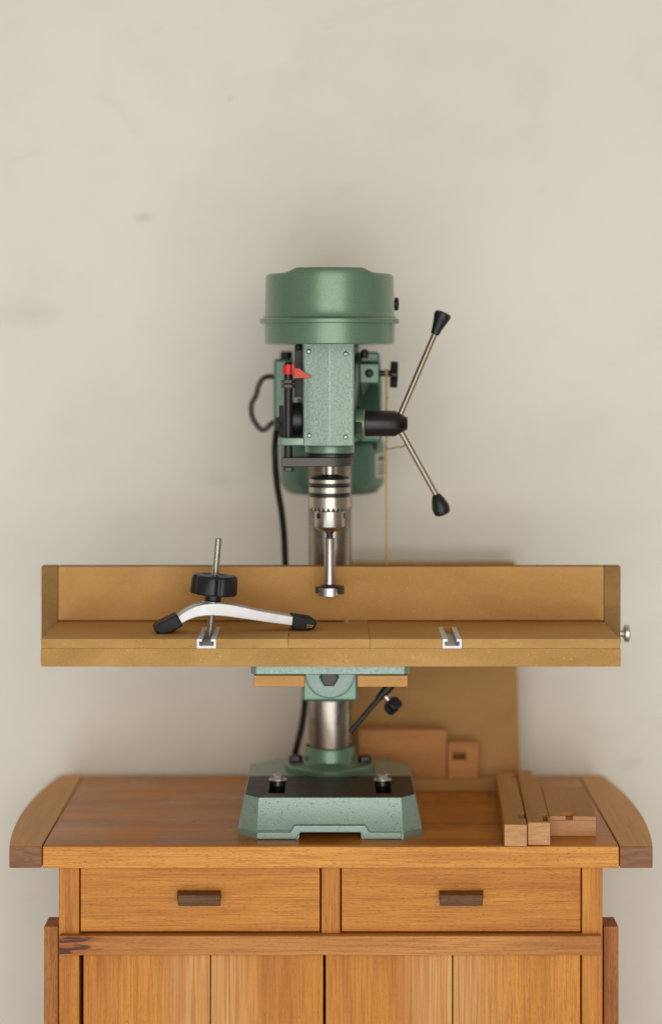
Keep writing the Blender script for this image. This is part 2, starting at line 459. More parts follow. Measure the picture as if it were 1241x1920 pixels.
bx('rear_post', PX(1090.5, D), PX(1129, D), .341, ZB, zt, M['beech_z'], .38)
bx('back_panel', PX(149, D)+.001, PX(1090, D)-.001, .36, ZB+.08, zt, M['beech_x'], .37)
bx('carcass_floor', PX(149, D)+.001, PX(1090, D)-.001, .06, ZB+.08, ZB+.10, M['beech_x'], .355)
for (xa, xb, hx0, hx1) in ((150.5, 600.5, 333, 414.5), (639.5, 1089, 823, 905)):
    dr = obj('drawer', box(PX(xa, D)+.0006, PX(xb, D)-.0006, FY+.0015, FY+.021, zd+.001, zt-.0016), M['beech_x'], cab, .0008)
    y0, y1 = FY-.0175, FY+.0014
    za, zb = PZ(1678.5, y0), PZ(1699, y0)
    a0, a1 = PX(hx0+1.5, y0), PX(hx1-1, y0); b0, b1 = PX(hx0-.5, y1), PX(hx1+.5, y1)
    zh, zl = za+.0008, zb+.004
    bm = loft([[(a0, y0, zb), (a1, y0, zb), (a1, y0, za), (a0, y0, za)], [(b0, y1, zl), (b1, y1, zl), (b1, y1, zh), (b0, y1, zh)]])
    obj('handle', bm, M['walnut'], dr, .0007)
for k, (xa, xm, xb, mm) in enumerate(((155, 394.5, 607, 'door_l'), (609.5, 848.5, 1089, 'door_r'))):
    # door is a pair of wide planks glued with a shallow V joint
    d = obj('door', box(PX(xa, D)+.001, PX(xb, D)-.001, FY+.014, FY+.022, ZB+.1, zr_b-.002), M['beech_x'], cab, .0008)
    for (p0, p1) in ((xa, xm), (xm, xb)):
        obj('plank', box(PX(p0, D)+.0006, PX(p1, D)-.0006, FY+.003, FY+.0138, ZB+.1, zr_b-.0015), M[mm], d, .0016)
bx('bottom_rail', PX(153, D), PX(1089, D), FY+.0005, ZB+.05, ZB+.098, M['beech_x'])
YF = .03
zl = PZ(1737, YF)
for (xa, xb) in ((83, 110.5), (1131, 1159)):
    obj('side_batten', box(PX(xa, YF), PX(xb, YF)-(.0005 if xa < 600 else 0), YF, YF+.041, ZB, zl), M['leg'], cab, .001)

# ------------------------------------------------------------------ drill press
XS = PX(618, .084); YS = .084            # spindle axis
XCo, YC = PX(618.7, .215), .215            # column axis
dp = thing('drill_press', 'green bench drill press with steel column, chuck and large bit standing on the cabinet', 'drill press', (XCo, .16, 0))

# base casting
def octo(hx_, hf, yf, yc, yb, ybc, z, cx=None):
    cx = XCo if cx is None else cx
    return [(cx-hf, yf, z), (cx+hf, yf, z), (cx+hx_, yc, z), (cx+hx_, ybc, z), (cx+hf*.82, yb, z), (cx-hf*.82, yb, z), (cx-hx_, ybc, z), (cx-hx_, yc, z)]
ZT = .046
bm = loft([octo(.1078, .0852, .034, .056, .288, .262, 0), octo(.1074, .0850, .0343, .0563, .288, .262, .0085),
           octo(.1058, .0846, .0358, .058, .286, .260, .0105), octo(.1000, .0828, .0445, .064, .274, .242, ZT)])
base = obj('base', bm, M['paint_base'], dp, .0014)
inner = loft([octo(.098, .079, .043, .063, .279, .254, -.01), octo(.091, .075, .0525, .071, .266, .235, ZT-.008)])
notch = prism([(PX(555.5, .034), -.01), (PX(682.7, .034), -.01), (PX(675, .034), .0086), (PX(563, .034), .0086)], .02, .05)
def slot(cx):
    w = .0098
    pl = [(cx-w, .066), (cx+w, .066)]+[(cx+w*math.cos(a), .165+w*math.sin(a)) for a in [math.pi*i/10 for i in range(11)]]+[(cx-w, .165)]
    return prism(pl, ZT-.02, ZT+.02, 'XY')
SX = (PX(520, .11), PX(718, .11))
cut(base, [inner, notch, slot(SX[0]), slot(SX[1])])
def z6(x, y): return (PX(420+x/3.1025, .034), PZ(1240+y/3.1025, .034))
lip = [z6(*p) for p in ((190, 992), (385, 992), (410, 952), (822, 952), (846, 992), (1033, 992), (1034, 1036), (815, 1036), (790, 995), (445, 995), (420, 1036), (188, 1036))]
lip = [(x, max(z, 0.0002)) for x, z in lip]
obj('base_lip', prism(lip, .0322, .0425), M['paint_base'], base, .0012)
# machined top
pl = [(XCo-.0822, .0452), (XCo+.0822, .0452), (XCo+.0990, .0648), (XCo+.0985, .166), (XCo-.0985, .166), (XCo-.0990, .0648)]
mt = obj('machined_table', prism(pl, ZT-.001, ZT+.0006, 'XY'), M['machined'], base)
cut(mt, [slot(SX[0]), slot(SX[1])])
# hold-down bolts through the slots
for sx_ in SX:
    w = obj('washer', lathe([(.0052, 0), (.0108, 0), (.0112, .0006), (.0108, .0016), (.0052, .0016)], (sx_, .142, ZT+.0008), (0,0,1), 32), M['zinc'], base)
    obj('bolt', hexb((sx_, .142, ZT+.0024), (0,0,1), .0068, .0055, cyl((sx_, .142, .0005), (0,0,1), .0046, .046)), M['zinc'], base)
    obj('slot_sleeve', cyl((sx_, .142, .0005), (0,0,1), .0062, .040, 20), M['black'], base)
# column flange
fl = obj('column_flange', lathe([(.0555, ZT), (.0562, ZT+.002), (.0562, ZT+.0065), (.054, ZT+.0085), (.046, ZT+.0095), (.036, ZT+.0105),
        (.0326, ZT+.0125), (.0318, ZT+.016), (.0316, .0735), (.0305, .075), (.0285, .0752), (.0280, .071), (.0272, .0705)], (XCo, YC, 0), (0,0,1), 72), M['paint'], dp)
for (dx, dy) in ((-.0425, -.006), (.0430, -.006)):
    obj('flange_bolt', hexb((XCo+dx, YC+dy, ZT+.0088), (0,0,1), .0084, .0085), M['black'], fl, .0004)
obj('column', lathe([(.0268, .056), (.0268, .60)], (XCo, YC, 0), (0,0,1), 72), M['steel'], dp)

# table bracket and table
YB = .115
br = obj('table_bracket', lathe([(.030, .1335), (.0338, .1345), (.0342, .138), (.0342, .2), (.030, .204)], (XCo, YC, 0), (0,0,1), 56), M['paint'], dp)
zc_ = PZ(1263, YB)
obj('bracket_arm', box(XCo-.0335, XCo+.0335, YB+.012, YC-.02, .1440, .1945), M['paint'], br, .004)
obj('tilt_boss', lathe([(0.0, 0), (.024, 0), (.0285, .0006), (.0300, .0025), (.0300, .014)], (XCo, YB, zc_), (0,1,0), 64), M['paint_rough'], br)
obj('tilt_bolt', hexb((XCo-.001, YB-.0002, PZ(1269, YB)), (0,-1,0), .0118, .0085), M['bar'], br, .0006)
tb = [(PX(470, 0)+.006, 0), (PX(768, 0)-.006, 0), (PX(768, 0), .006), (PX(768, 0), .176), (PX(470, 0), .176), (PX(470, 0), .006)]
obj('work_table', prism(tb, PZ(1265, 0), .2098, 'XY'), M['paint_rough'], dp, .0012)
# table crank
YK = .20
def p3(x, y, Y): return (PX(x, Y), Y, PZ(y, Y))
ck = obj('lock_lever', tube([p3(656, 1373, YK-.03), p3(708, 1312, YK-.03), p3(728, 1289, YK-.03)], .0031, 14, sub=1), M['plastic'], dp)
obj('lever_sleeve', tube([p3(708, 1311, YK-.03), p3(727, 1290, YK-.03), p3(736, 1279, YK-.03)], [.0040, .0060, .0062, .0062], 14, sub=1), M['plastic'], ck)
obj('stub', tube([p3(720, 1303, YK-.02), p3(735, 1320, YK-.02)], .0028, 10, sub=1), M['zinc'], ck)
c1, c0 = Vector(p3(741, 1327, YK-.02)), Vector(p3(727, 1313, YK-.02))
obj('crank_knob', lathe([(.004, 0), (.0085, .002), (.0105, .006), (.0105, .013), (.008, .0165), (0, .0175)], c0, (c1-c0), 40, rf=lambda t: 1-.14*math.cos(5*t)), M['plastic'], ck)
ax = Vector(p3(741, 1280, YK-.03))
obj('crank_shaft', tube([(XCo+.03, YK-.02, ax.z+.004), tuple(ax+Vector((.006, .01, .004)))], .006, 16, sub=1), M['bar'], br)

# head casting with its V front
zf0, zf1 = PZ(836, .052), PZ(647, .052)
xl, xr = PX(568, .054), PX(664.3, .054)
plan = [(XS, .045), (xr-.001, .0505), (xr, .053), (XS+.0285, .12), (XCo+.026, .19), (XCo-.026, .19), (XS-.0285, .12), (xl, .053), (xl+.001, .0505)]
hd = obj('head_casting', prism(plan, zf0, zf1+.006, 'XY'), M['paint_rough'], dp, .0012, angle=14)
obj('head_collar', lathe([(.0335, PZ(828, .215)), (.036, PZ(824, .215)), (.036, .575), (.034, .58)], (XCo, YC, 0), (0,0,1), 48), M['paint_blur'], hd)
# lug carrying the depth rod
lx = PX(521, .06)
lug = [(xl+.002, .0515), (lx+.006, .0525), (lx+.002, .055), (lx, .060), (lx, .074), (lx+.003, .079), (xl+.002, .084)]
obj('stop_lug', prism(lug, PZ(835.5, .055), PZ(820.5, .055), 'XY'), M['paint_rough'], hd, .0016)
for (x, y) in ((579, 658.5), (648, 663.5), (580, 816.5), (648, 819.5)):
    yy = .045+abs(PX(x, .05)-XS)*.18-.0004
    obj('rivet', lathe([(.0031, -.0004), (.0030, .0004), (.0024, .0013), (.0013, .0019), (0, .0021)], (PX(x, yy), yy, PZ(y, yy)), (0,-1,0), 20), M['zinc'], hd)
bm = bmesh.new()
for i in range(46):
    y = 709+i*2.25; L = 15 if i % 5 == 0 else 11
    x0, x1 = PX(569.5, .049), PX(569.5+L, .049)
    ya, yb = .045+abs(x0-XS)*.18-.0004, .045+abs(x1-XS)*.18-.0004
    z = PZ(y, .049)
    loft([[(x0, ya, z), (x1, yb, z), (x1, yb, z+.0005), (x0, ya, z+.0005)], [(x0, ya+.001, z), (x1, yb+.001, z), (x1, yb+.001, z+.0005), (x0, ya+.001, z+.0005)]], bm)
o = obj('depth_scale', bm, M['paint'], hd, smooth=False); setp(o, kind='stuff')
# quill collar below the head
obj('quill_collar', lathe([(.0285, PZ(850.5, .06)), (.0292, PZ(849, .06)), (.0292, PZ(836, .06)), (.0285, PZ(833, .06))], (XS, YS, 0), (0,0,1), 56), M['paint'], hd)
obj('quill_ring', lathe([(.027, PZ(857.5, .06)), (.0288, PZ(857, .06)), (.0288, PZ(853, .06)), (.026, PZ(852.4, .06)), (.026, PZ(850, .06))], (XS, YS, 0), (0,0,1), 56), M['blackband'], hd)
# depth-stop bar: round clamp end plus arm
zb0, zb1 = PZ(875, .058), PZ(857.8, .058)
xb = PX(528.5, .065)
arm = [(xb, .056), (XS-.004, .0565)]+[(XS+.0272*math.sin(a), YS-.0272*math.cos(a)) for a in [math.pi*i/16 for i in range(1, 16)]]+[(XS, .112), (XS-.03, .10), (xb+.002, .078), (xb, .076)]
sb = obj('stop_bar', prism(arm, zb0, zb1, 'XY'), M['bar'], dp, .001)
XR_, YR = PX(540.3, .066), .066
rod = obj('depth_rod', lathe([(.0052, PZ(876, YR)), (.0052, PZ(692, YR)), (.0048, PZ(686, YR)), (.0042, PZ(681, YR)), (.0022, PZ(678.5, YR)), (0, PZ(678, YR))], (XR_, YR, 0), (0,0,1), 28), M['black'], dp)
for y in (718.6, 727.4):
    obj('nut', lathe([(.0078, 0), (.0085, .0006), (.0085, .0038), (.0078, .0044)], (XR_, YR, PZ(y, YR)), (0,0,1), 6), M['bar'], rod, .0002)
obj('lower_nut', lathe([(.0062, 0), (.0068, .001), (.0068, .0046)], (XR_+.0006, YR, PZ(884, YR)), (0,0,1), 6), M['bar'], rod, .0002)
pr = obj('pointer_ring', lathe([(.0062, PZ(702, YR)), (.0068, PZ(701.5, YR)), (.0068, PZ(684, YR)), (.0062, PZ(683.5, YR))], (XR_, YR, 0), (0,0,1), 32), M['red'], rod)
obj('pointer_clip', box(XR_+.0045, PX(552.5, .06), .058, .068, PZ(702.5, .06), PZ(683.5, .06)), M['red'], pr, .0005)
YP = .0445
fp = [(552, 709), (583.3, 708.5), (583.3, 704.5), (578, 704.3), (561, 691), (552, 690)]
obj('pointer_flag', prism([(PX(x, YP), PZ(y, YP)) for x, y in fp], YP, YP+.0012), M['red2'], pr, .0002)
obj('pointer_bracket', box(PX(551.5, .05), PX(554, .05), YP+.0012, .062, PZ(707, .05), PZ(691, .05)), M['red2'], pr)
# left side of the head: return-spring housing, switch box, nuts
sh = obj('spring_housing', lathe([(.019, 0), (.0205, .001), (.0205, .020), (.018, .022)], (xl-.022, .092, PZ(787, .09)), (1,0,0), 48), M['black'], dp)
obj('spring_nut', lathe([(.0085, 0), (.0092, .001), (.0092, .007), (.0085, .008)], (PX(516, .092), .092, PZ(795, .09)), (1,0,0), 6), M['bar'], sh, .0003)
obj('spring_axle', cyl((PX(522, .092), .092, PZ(795, .09)), (1,0,0), .0045, .02), M['black'], sh)
obj('spring_bracket', box(PX(524, .1), PX(568, .1), .085, .1, PZ(818, .1), PZ(760, .1)), M['dark'], sh, .001)
obj('slide_bar', box(PX(552, .12), PX(568, .12), .12, .14, PZ(745, .12), PZ(656, .12)), M['black'], dp, .001)
obj('slide_nub', box(PX(557, .118), PX(566, .118), .118, .13, PZ(759, .12), PZ(748, .12)), M['paint_blur'], dp, .001)
obj('slide_cap', lathe([(.005, 0), (.005, .005), (.003, .007)], (PX(560, .13), .13, PZ(656, .12)), (0,0,1), 20), M['black'], dp)
# feed hub and levers
YH = .092
ZH = PZ(794, YH)
obj('feed_boss', lathe([(.0165, 0), (.0178, .001), (.0178, .0105), (.0168, .0115)], (PX(665, YH), YH, ZH), (1,0,0), 48), M['paint'], hd)
obj('boss_bolt', lathe([(.0070, 0), (.0078, .001), (.0078, .007), (.007, .008)], (PX(666, .07), .0715, PZ(802, .07)), (1,0,0), 6), M['bar'], hd, .0003)
xh = PX(683, YH)
hub = obj('feed_hub', lathe([(.0145, 0), (.0154, .0008), (.0154, PX(740, YH)-xh), (.0078, PX(762, YH)-xh), (.0070, PX(763.5, YH)-xh), (0, PX(763.5, YH)-xh)], (xh, YH, ZH), (1,0,0), 56), M['hub'], dp)
hc = Vector((PX(751.5, YH), YH-.0108, PZ(796.5, YH)))
cut(hub, [cyl(hc+Vector((.004, -.006, 0)), (-.45, .9, 0), .0036, .014, 20)])
def lever(p0, p1, g1, yo, bul=0):
    a = Vector((PX(p0[0], YH), YH, PZ(p0[1], YH))); b = Vector((PX(p1[0], YH+yo), YH+yo, PZ(p1[1], YH+yo)))
    d = (b-a).normalized(); g = Vector((PX(g1[0], YH+yo), YH+yo, PZ(g1[1], YH+yo)))
    lv = obj('feed_lever', cyl(a, d, .0034, (b-a).length+.01, 20), M['brass'], dp)
    L = (g-b).length
    obj('lever_grip', lathe([(.0042, 0), (.0052, .0008), (.0062+bul, L*.25), (.0086+bul*1.2, L*.60), (.0102, L*.80), (.0100-bul*.6, L*.92), (.0078-bul, L*.985), (.004, L), (0, L)], b, g-b, 32), M['plastic'], lv)
lever((747, 785), (814.5, 627), (832, 585), .012)
lever((751, 808), (817, 927), (831, 966), .012, .0016)
# pulley cover: stadium outline, top with a raised band running front to back
CX, CY0, CY1 = PX(618, .07), .07, .27
def stad(r, n=40):
    p = [(CX-r*math.cos(a), CY0-r*math.sin(a)) for a in [math.pi*i/n for i in range(n+1)]]
    for k in range(1, 8): p.append((CX+r, CY0+(CY1-CY0)*k/8))
    p += [(CX+r*math.cos(a), CY1+r*math.sin(a)) for a in [math.pi*i/n for i in range(n+1)]]
    for k in range(1, 8): p.append((CX-r, CY1-(CY1-CY0)*k/8))
    return p
def ss(a, b, x):
    t = min(1, max(0, (x-a)/(b-a))); return t*t*(3-2*t)
def zt_(x):
    return .6568+.0058*(1-ss(.036, .053, abs(x-CX)))
rl = .0766
z0, z1 = PZ(645, 0), PZ(604, -.01)
cv = obj('pulley_cover', loft([[(x, y, z) for x, y in stad(r)] for r, z in ((rl-.004, z0+.0001), (rl-.0012, z0), (rl, z0+.0012), (rl+.0003, z1))]), M['paint'], dp)
zr0, zr1 = PZ(605, -.01), PZ(594, -.01)
obj('cover_rim', loft([[(x, y, z) for x, y in stad(r)] for r, z in ((rl+.001, zr0), (rl+.0050, zr0+.0003), (rl+.0056, zr0+.001), (rl+.0056, zr1-.0022), (rl+.005, zr1-.0014), (rl+.002, zr1), (rl-.002, zr1+.001))]), M['paint'], cv)
zu = zr1+.0004
lidrings = []
for r, f in ((rl+.0012, 0), (rl-.0002, .06), (rl-.0006, .2), (rl-.0008, .5), (rl-.0010, .8), (rl-.0014, .93), (rl-.0022, .965), (rl-.0036, .988), (rl-.0056, .9985), (rl-.008, 1.0), (rl-.02, 1.0), (rl-.035, 1.0), (rl-.05, 1.0), (rl-.064, 1.0), (rl-.072, 1.0)):
    lidrings.append([(x, y, zu+(zt_(x)-zu)*f) for x, y in stad(r)])
obj('cover_lid', loft(lidrings), M['paint'], cv, angle=60)
obj('cover_knob', lathe([(.004, -.004), (.0045, 0), (.0078, .0003), (.0080, .0028), (.0068, .0048), (0, .0055)], (CX+rl, .085, PZ(570, .085)), (1,0,0), 32), M['plastic'], cv)
obj('neck_filler', box(xl+.0008, xr-.0008, .055, .18, zf1+.004, z0+.0005), M['dark'], dp)  # near-black block where the head meets the pulley cover

# chuck
def zz(y): return PZ(y, YS)
k = (D0+YS)/F
sp = obj('spindle', lathe([(.0078, zz(893)), (.0078, zz(874))], (XS, YS, 0), (0,0,1), 40), M['chuck'], dp)
prof = [(0.0, 897), (37.2, 897), (38.6, 898), (38.6, 904), (37.6, 904.6), (37.4, 912.4), (38.6, 913), (38.6, 922.4), (37.4, 923), (37.4, 930.6), (38.6, 931.2), (38.7, 949)]
ch = obj('chuck', lathe([(r*k, zz(y)) for r, y in prof]+[(0, zz(949))], (XS, YS, 0), (0,0,1), 96), M['chuck'], sp)
obj('chuck_cap', lathe([(12.5*k, zz(889)), (17*k, zz(890.5)), (36*k, zz(894.5)), (37.4*k, zz(896.9)), (12*k, zz(896.9))], (XS, YS, 0), (0,0,1), 64), M['blackband'], sp)
for (a, b) in ((904.8, 912.2), (923.2, 930.4)):
    obj('chuck_band', lathe([(37.3*k, zz(b)), (37.9*k, zz(b-.6)), (37.9*k, zz(a+.6)), (37.3*k, zz(a))], (XS, YS, 0), (0,0,1), 96), M['blackband'], sp)
# crown of gear teeth under the sleeve
nt = 26; bm = bmesh.new(); ro, ri = 38.7*k, 33*k
rows = []
for i in range(nt*2):
    a = 2*math.pi*(i+.5)/(nt*2); zb_ = zz(957.5) if i % 2 else zz(948.9)
    ca, sa = math.cos(a), math.sin(a)
    rows.append([bm.verts.new((XS+ro*ca, YS+ro*sa, zz(947.8))), bm.verts.new((XS+ro*ca, YS+ro*sa, zb_)),
                 bm.verts.new((XS+ri*ca, YS+ri*sa, zb_+.0006)), bm.verts.new((XS+ri*ca, YS+ri*sa, zz(947.8)))])
for a, b in zip(rows, rows[1:]+rows[:1]):
    for q in range(4):
        bm.faces.new((a[q], b[q], b[(q+1) % 4], a[(q+1) % 4]))
obj('gear_teeth', bm, M['chuck'], sp, angle=15)
obj('gear_core', lathe([(29*k, zz(957.5)), (32.5*k, zz(957)), (32.5*k, zz(949.2))], (XS, YS, 0), (0,0,1), 64), M['blackband'], sp)
nose = obj('chuck_nose', lathe([(9.5*k, zz(995.4)), (19*k, zz(995.2)), (20.3*k, zz(994.5)), (28*k, zz(987.6)), (28.7*k, zz(986)), (28.7*k, zz(958.2)), (28*k, zz(957.6)), (0, zz(957.6))], (XS, YS, 0), (0,0,1), 96), M['chuck'], sp)
hol = []
for a in (-137, -17, 103):
    d = Vector((math.cos(R(a)), math.sin(R(a)), 0))
    hol.append(cyl(Vector((XS, YS, zz(966)))+d*.012, d, .0035, .012, 24))
cut(nose, hol)
for a in (-137, -17, 103):
    d = Vector((math.cos(R(a)), math.sin(R(a)), 0))
    obj('key_hole_shade', cyl(Vector((XS, YS, zz(966)))+d*.0125, d, .0034, .0042, 24), M['dark'], sp)  # near-black plug sunk in each hole, its colour stands in for the shade inside
for p in nose.data.polygons: p.use_smooth = True

# boring bit held in the chuck: its own thing
bt = thing('boring_bit', 'steel saw tooth boring bit held in the chuck of the drill press', 'drill bit', (XS, YS, zz(1120)))
obj('shank', lathe([(8.2*k, zz(995)), (8.0*k, zz(998)), (6.4*k, zz(1001)), (6.4*k, zz(1009))][::-1], (XS, YS, 0), (0,0,1), 32), M['violet'], bt)
obj('shaft', lathe([(10.3*k, zz(1098)), (10.3*k, zz(1010.5)), (9.6*k, zz(1009))], (XS, YS, 0), (0,0,1), 48), M['bit'], bt)
rh = 27.3*k
def wedge(a0, a1, r0, r1, za, zb, n=10, dz=0):
    out = [[], []]
    for w, z in ((0, zb), (1, za)):
        pts = [(XS+r0*math.cos(R(a0+(a1-a0)*i/n)), YS+r0*math.sin(R(a0+(a1-a0)*i/n)), z) for i in range(n+1)]
        pts += [(XS+r1*math.cos(R(a1-(a1-a0)*i/n)), YS+r1*math.sin(R(a1-(a1-a0)*i/n)), z+dz) for i in range(n+1)]
        out[w] = pts
    return loft(out)
# cutter head: two rim segments, a web and lifted cutting edges
obj('cutter_web', loft([[(XS+x*k, YS+y*k, zz(z)) for x, y in ((-13, -17), (14, -17), (19, 14), (-13, 17))] for z in (1115.5, 1103)]), M['bit'], bt, .0004)
obj('cutter_rim', wedge(-142, -62, .0075, rh*.965, zz(1100.5), zz(1116)), M['bit'], bt, .0003)
obj('cutter_rim', wedge(-30, 128, .0075, rh, zz(1099), zz(1113)), M['bar'], bt, .0003)
obj('cutter_rim', wedge(-196, -152, .0075, rh, zz(1100), zz(1111.5)), M['bar'], bt, .0003)
obj('cutter_edge', loft([[(XS+5*k, YS-24*k, zz(1116.5)), (XS+14*k, YS-19*k, zz(1103)), (XS+16*k, YS-17.5*k, zz(1103)), (XS+8*k, YS-22*k, zz(1116.5))],
                        [(XS+2*k, YS-6*k, zz(1116.5)), (XS+10*k, YS-5*k, zz(1103)), (XS+12*k, YS-5*k, zz(1103)), (XS+4*k, YS-6*k, zz(1116.5))]]), M['zinc'], bt)
obj('cutter_top', lathe([(20*k, zz(1102.2)), (19*k, zz(1099)), (11*k, zz(1096.5)), (10.4*k, zz(1095))], (XS, YS, 0), (0,0,1), 40), M['violet'], bt)
obj('centre_point', lathe([(0, zz(1120.5)), (2.4*k, zz(1115.5)), (2.6*k, zz(1112))], (XS, YS, 0), (0,0,1), 16), M['bit'], bt)

# motor and its mounts behind the column
YM = .315
mx = PX(622.5, YM)
rm = .0685
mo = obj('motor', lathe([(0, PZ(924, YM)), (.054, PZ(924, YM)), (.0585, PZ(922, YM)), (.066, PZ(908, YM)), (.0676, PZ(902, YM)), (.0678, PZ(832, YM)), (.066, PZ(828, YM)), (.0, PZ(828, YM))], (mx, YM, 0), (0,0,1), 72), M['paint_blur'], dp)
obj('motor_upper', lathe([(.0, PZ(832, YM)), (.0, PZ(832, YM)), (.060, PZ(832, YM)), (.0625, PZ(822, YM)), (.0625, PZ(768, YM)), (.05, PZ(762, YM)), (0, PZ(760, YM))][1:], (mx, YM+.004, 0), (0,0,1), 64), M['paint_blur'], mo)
YL = .235
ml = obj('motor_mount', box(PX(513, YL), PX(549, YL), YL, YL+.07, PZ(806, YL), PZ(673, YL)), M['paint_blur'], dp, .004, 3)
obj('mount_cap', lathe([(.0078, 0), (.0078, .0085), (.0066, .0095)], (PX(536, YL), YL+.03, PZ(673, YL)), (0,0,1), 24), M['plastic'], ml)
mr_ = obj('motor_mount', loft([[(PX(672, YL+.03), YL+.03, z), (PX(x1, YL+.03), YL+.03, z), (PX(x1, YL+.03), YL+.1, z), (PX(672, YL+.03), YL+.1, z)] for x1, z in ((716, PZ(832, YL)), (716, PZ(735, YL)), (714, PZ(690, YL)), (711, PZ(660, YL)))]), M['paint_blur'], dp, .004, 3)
# curved web from the square lug down to the mount
obj('mount_web', loft([[(PX(x0, .2), ya, PZ(y, .2)), (PX(x1, .2), ya, PZ(y, .2)), (PX(x1, .2), .26, PZ(y, .2)), (PX(x0, .2), .26, PZ(y, .2))]
     for x0, x1, ya, y in ((673, 713, .19, 822), (673, 713, .19, 780), (673, 713, .197, 766), (676, 713, .21, 755), (682, 713, .225, 742), (690, 713, .235, 730), (694, 712, .24, 722))]), M['paint_blur'], mr_, .001)
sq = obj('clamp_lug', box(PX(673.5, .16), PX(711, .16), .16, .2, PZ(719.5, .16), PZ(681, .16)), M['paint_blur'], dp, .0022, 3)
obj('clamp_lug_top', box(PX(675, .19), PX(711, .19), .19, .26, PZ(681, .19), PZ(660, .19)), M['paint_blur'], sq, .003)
obj('lug_button', lathe([(.0052, -.002), (.0054, .001), (.0046, .0026), (.002, .0036), (0, .0038)], (PX(692, .158), .1602, PZ(700, .16)), (0,-1,0), 28), M['plastic'], sq)
obj('lug_pin', lathe([(.0052, 0), (.0052, .008), (.003, .011), (0, .0115)], (PX(683, .19), .192, PZ(672, .19)), (0,0,1), 24), M['plastic'], sq)
kn = obj('belt_knob_shaft', cyl((PX(710, .18), .18, PZ(700, .18)), (1,0,0), .0038, PX(732, .18)-PX(710, .18)), M['plastic'], sq)
obj('belt_knob', lathe([(.0168, 0), (.0178, .0008), (.0178, .0083), (.0168, .009)], (PX(731.5, .18), .18, PZ(702, .18)), Vector((1, 0, -.03)), 60,
    rf=lambda t: 1-.13*(.5-.5*math.cos(6*t))), M['plastic'], sq, .0003)
obj('motor_screw', lathe([(.0042, 0), (.0042, .0015), (.003, .0022), (0, .0022)], (PX(702.5, .27), YM-math.sqrt(.0678**2-(PX(702.5, .27)-mx)**2)+.0016, PZ(838, .27)), (.75, -.66, 0), 20), M['plastic'], mo)
# nameplate wrapped on the motor's right side, print too blurred to read
def patch(r, a0, a1, zlo, zhi, n=8, th=.0006):
    rings = []
    for i in range(n+1):
        a = R(a0+(a1-a0)*i/n); c, s = math.cos(a), math.sin(a)
        rings.append([(mx+(r)*c, YM+(r)*s, zlo), (mx+(r+th)*c, YM+(r+th)*s, zlo), (mx+(r+th)*c, YM+(r+th)*s, zhi), (mx+r*c, YM+r*s, zhi)])
    return loft(rings)
npl = obj('nameplate', patch(.0677, -36, -4, PZ(893, YM), PZ(848, YM)), M['plate'], mo)
bm = patch(.0681, -30, -12, PZ(862, YM), PZ(853, YM))
for (a, b) in ((871, 868), (878, 875), (886, 882)):
    q = patch(.0681, -31, -11, PZ(a, YM), PZ(b, YM)); me = bpy.data.meshes.new('t'); q.to_mesh(me); q.free(); bm.from_mesh(me); bpy.data.meshes.remove(me)
obj('nameplate_print', bm, M['ink'], npl)
# wiring loop and mains cord
obj('wiring_conduit', tube([p3(516, 707, .26), p3(503, 706, .255), p3(492, 711, .25), p3(484, 726, .25), p3(480, 742, .25), p3(472, 757, .25), p3(472, 778, .25), p3(480, 795, .25), p3(491, 806, .25), p3(500, 803, .25), p3(509, 794, .25), p3(520, 790, .26)], .0033, 12), M['conduit'], dp)
obj('power_cord', tube([p3(520, 800, .25), p3(516, 830, .24), p3(516, 862, .24), p3(519, 905, .25), p3(528, 960, .26), p3(533, 1010, .27), p3(536, 1070, .27), p3(548, 1160, .28), p3(568, 1250, .29), p3(572, 1310, .29), p3(566, 1360, .29), p3(556, 1402, .29), p3(553, 1425, .30), p3(566, 1452, .33)], .0041, 14), M['cord'], dp)

# ------------------------------------------------------------------ string
st = obj('string', tube([p3(724.5+random.uniform(-.5, .5), y, .175) for y in (690.5, 720, 745, 760, 800, 838, 842, 880, 930, 980, 1040, 1090, 1130)], .0014, 8, sub=4),
         M['string'], loc=p3(725, 1130, .175))
setp(st, 'thin tan string hanging from the black belt knob right of the drill head', 'string')
obj('side_strand', tube([p3(725, 842, .172), p3(735, 841, .165), p3(744, 838, .155), p3(753, 838, .14), p3(764, 831, .11)], .0010, 8), M['string'], st)
obj('string_loop', lathe([(.0041, -.0010), (.0053, -.0010), (.0053, .0012), (.0041, .0012), (.0041, -.0010)], p3(725, 700, .18), (1,0,0), 20), M['string'], st)
obj('knot', lathe([(0, -.002), (.0018, -.0012), (.0022, 0), (.0018, .0012), (0, .002)], p3(725, 746, .1745), (0,0,1), 12), M['string'], st)

# ------------------------------------------------------------------ drill table tray with fence
TF = -.03
zT, zM, zB = PZ(1198, TF), PZ(1216, TF), PZ(1250, TF)
tx0, tx1 = PX(77, TF), PX(1163, TF)
FYc = .121
tr = thing('drill_table_fence', 'long brown fibreboard drilling table with upright fence bolted on the drill press table', 'drilling table', (0, .08, zB))
obj('base_board', box(tx0, tx1, TF, .17, zB, zM), M['mdf_edge'], tr, .0006)
i0, i1 = PX(540.5, TF), PX(694, TF)
TK = (PX(387.3, TF), PX(847.3, TF)); tw = .0112
yTk = .074
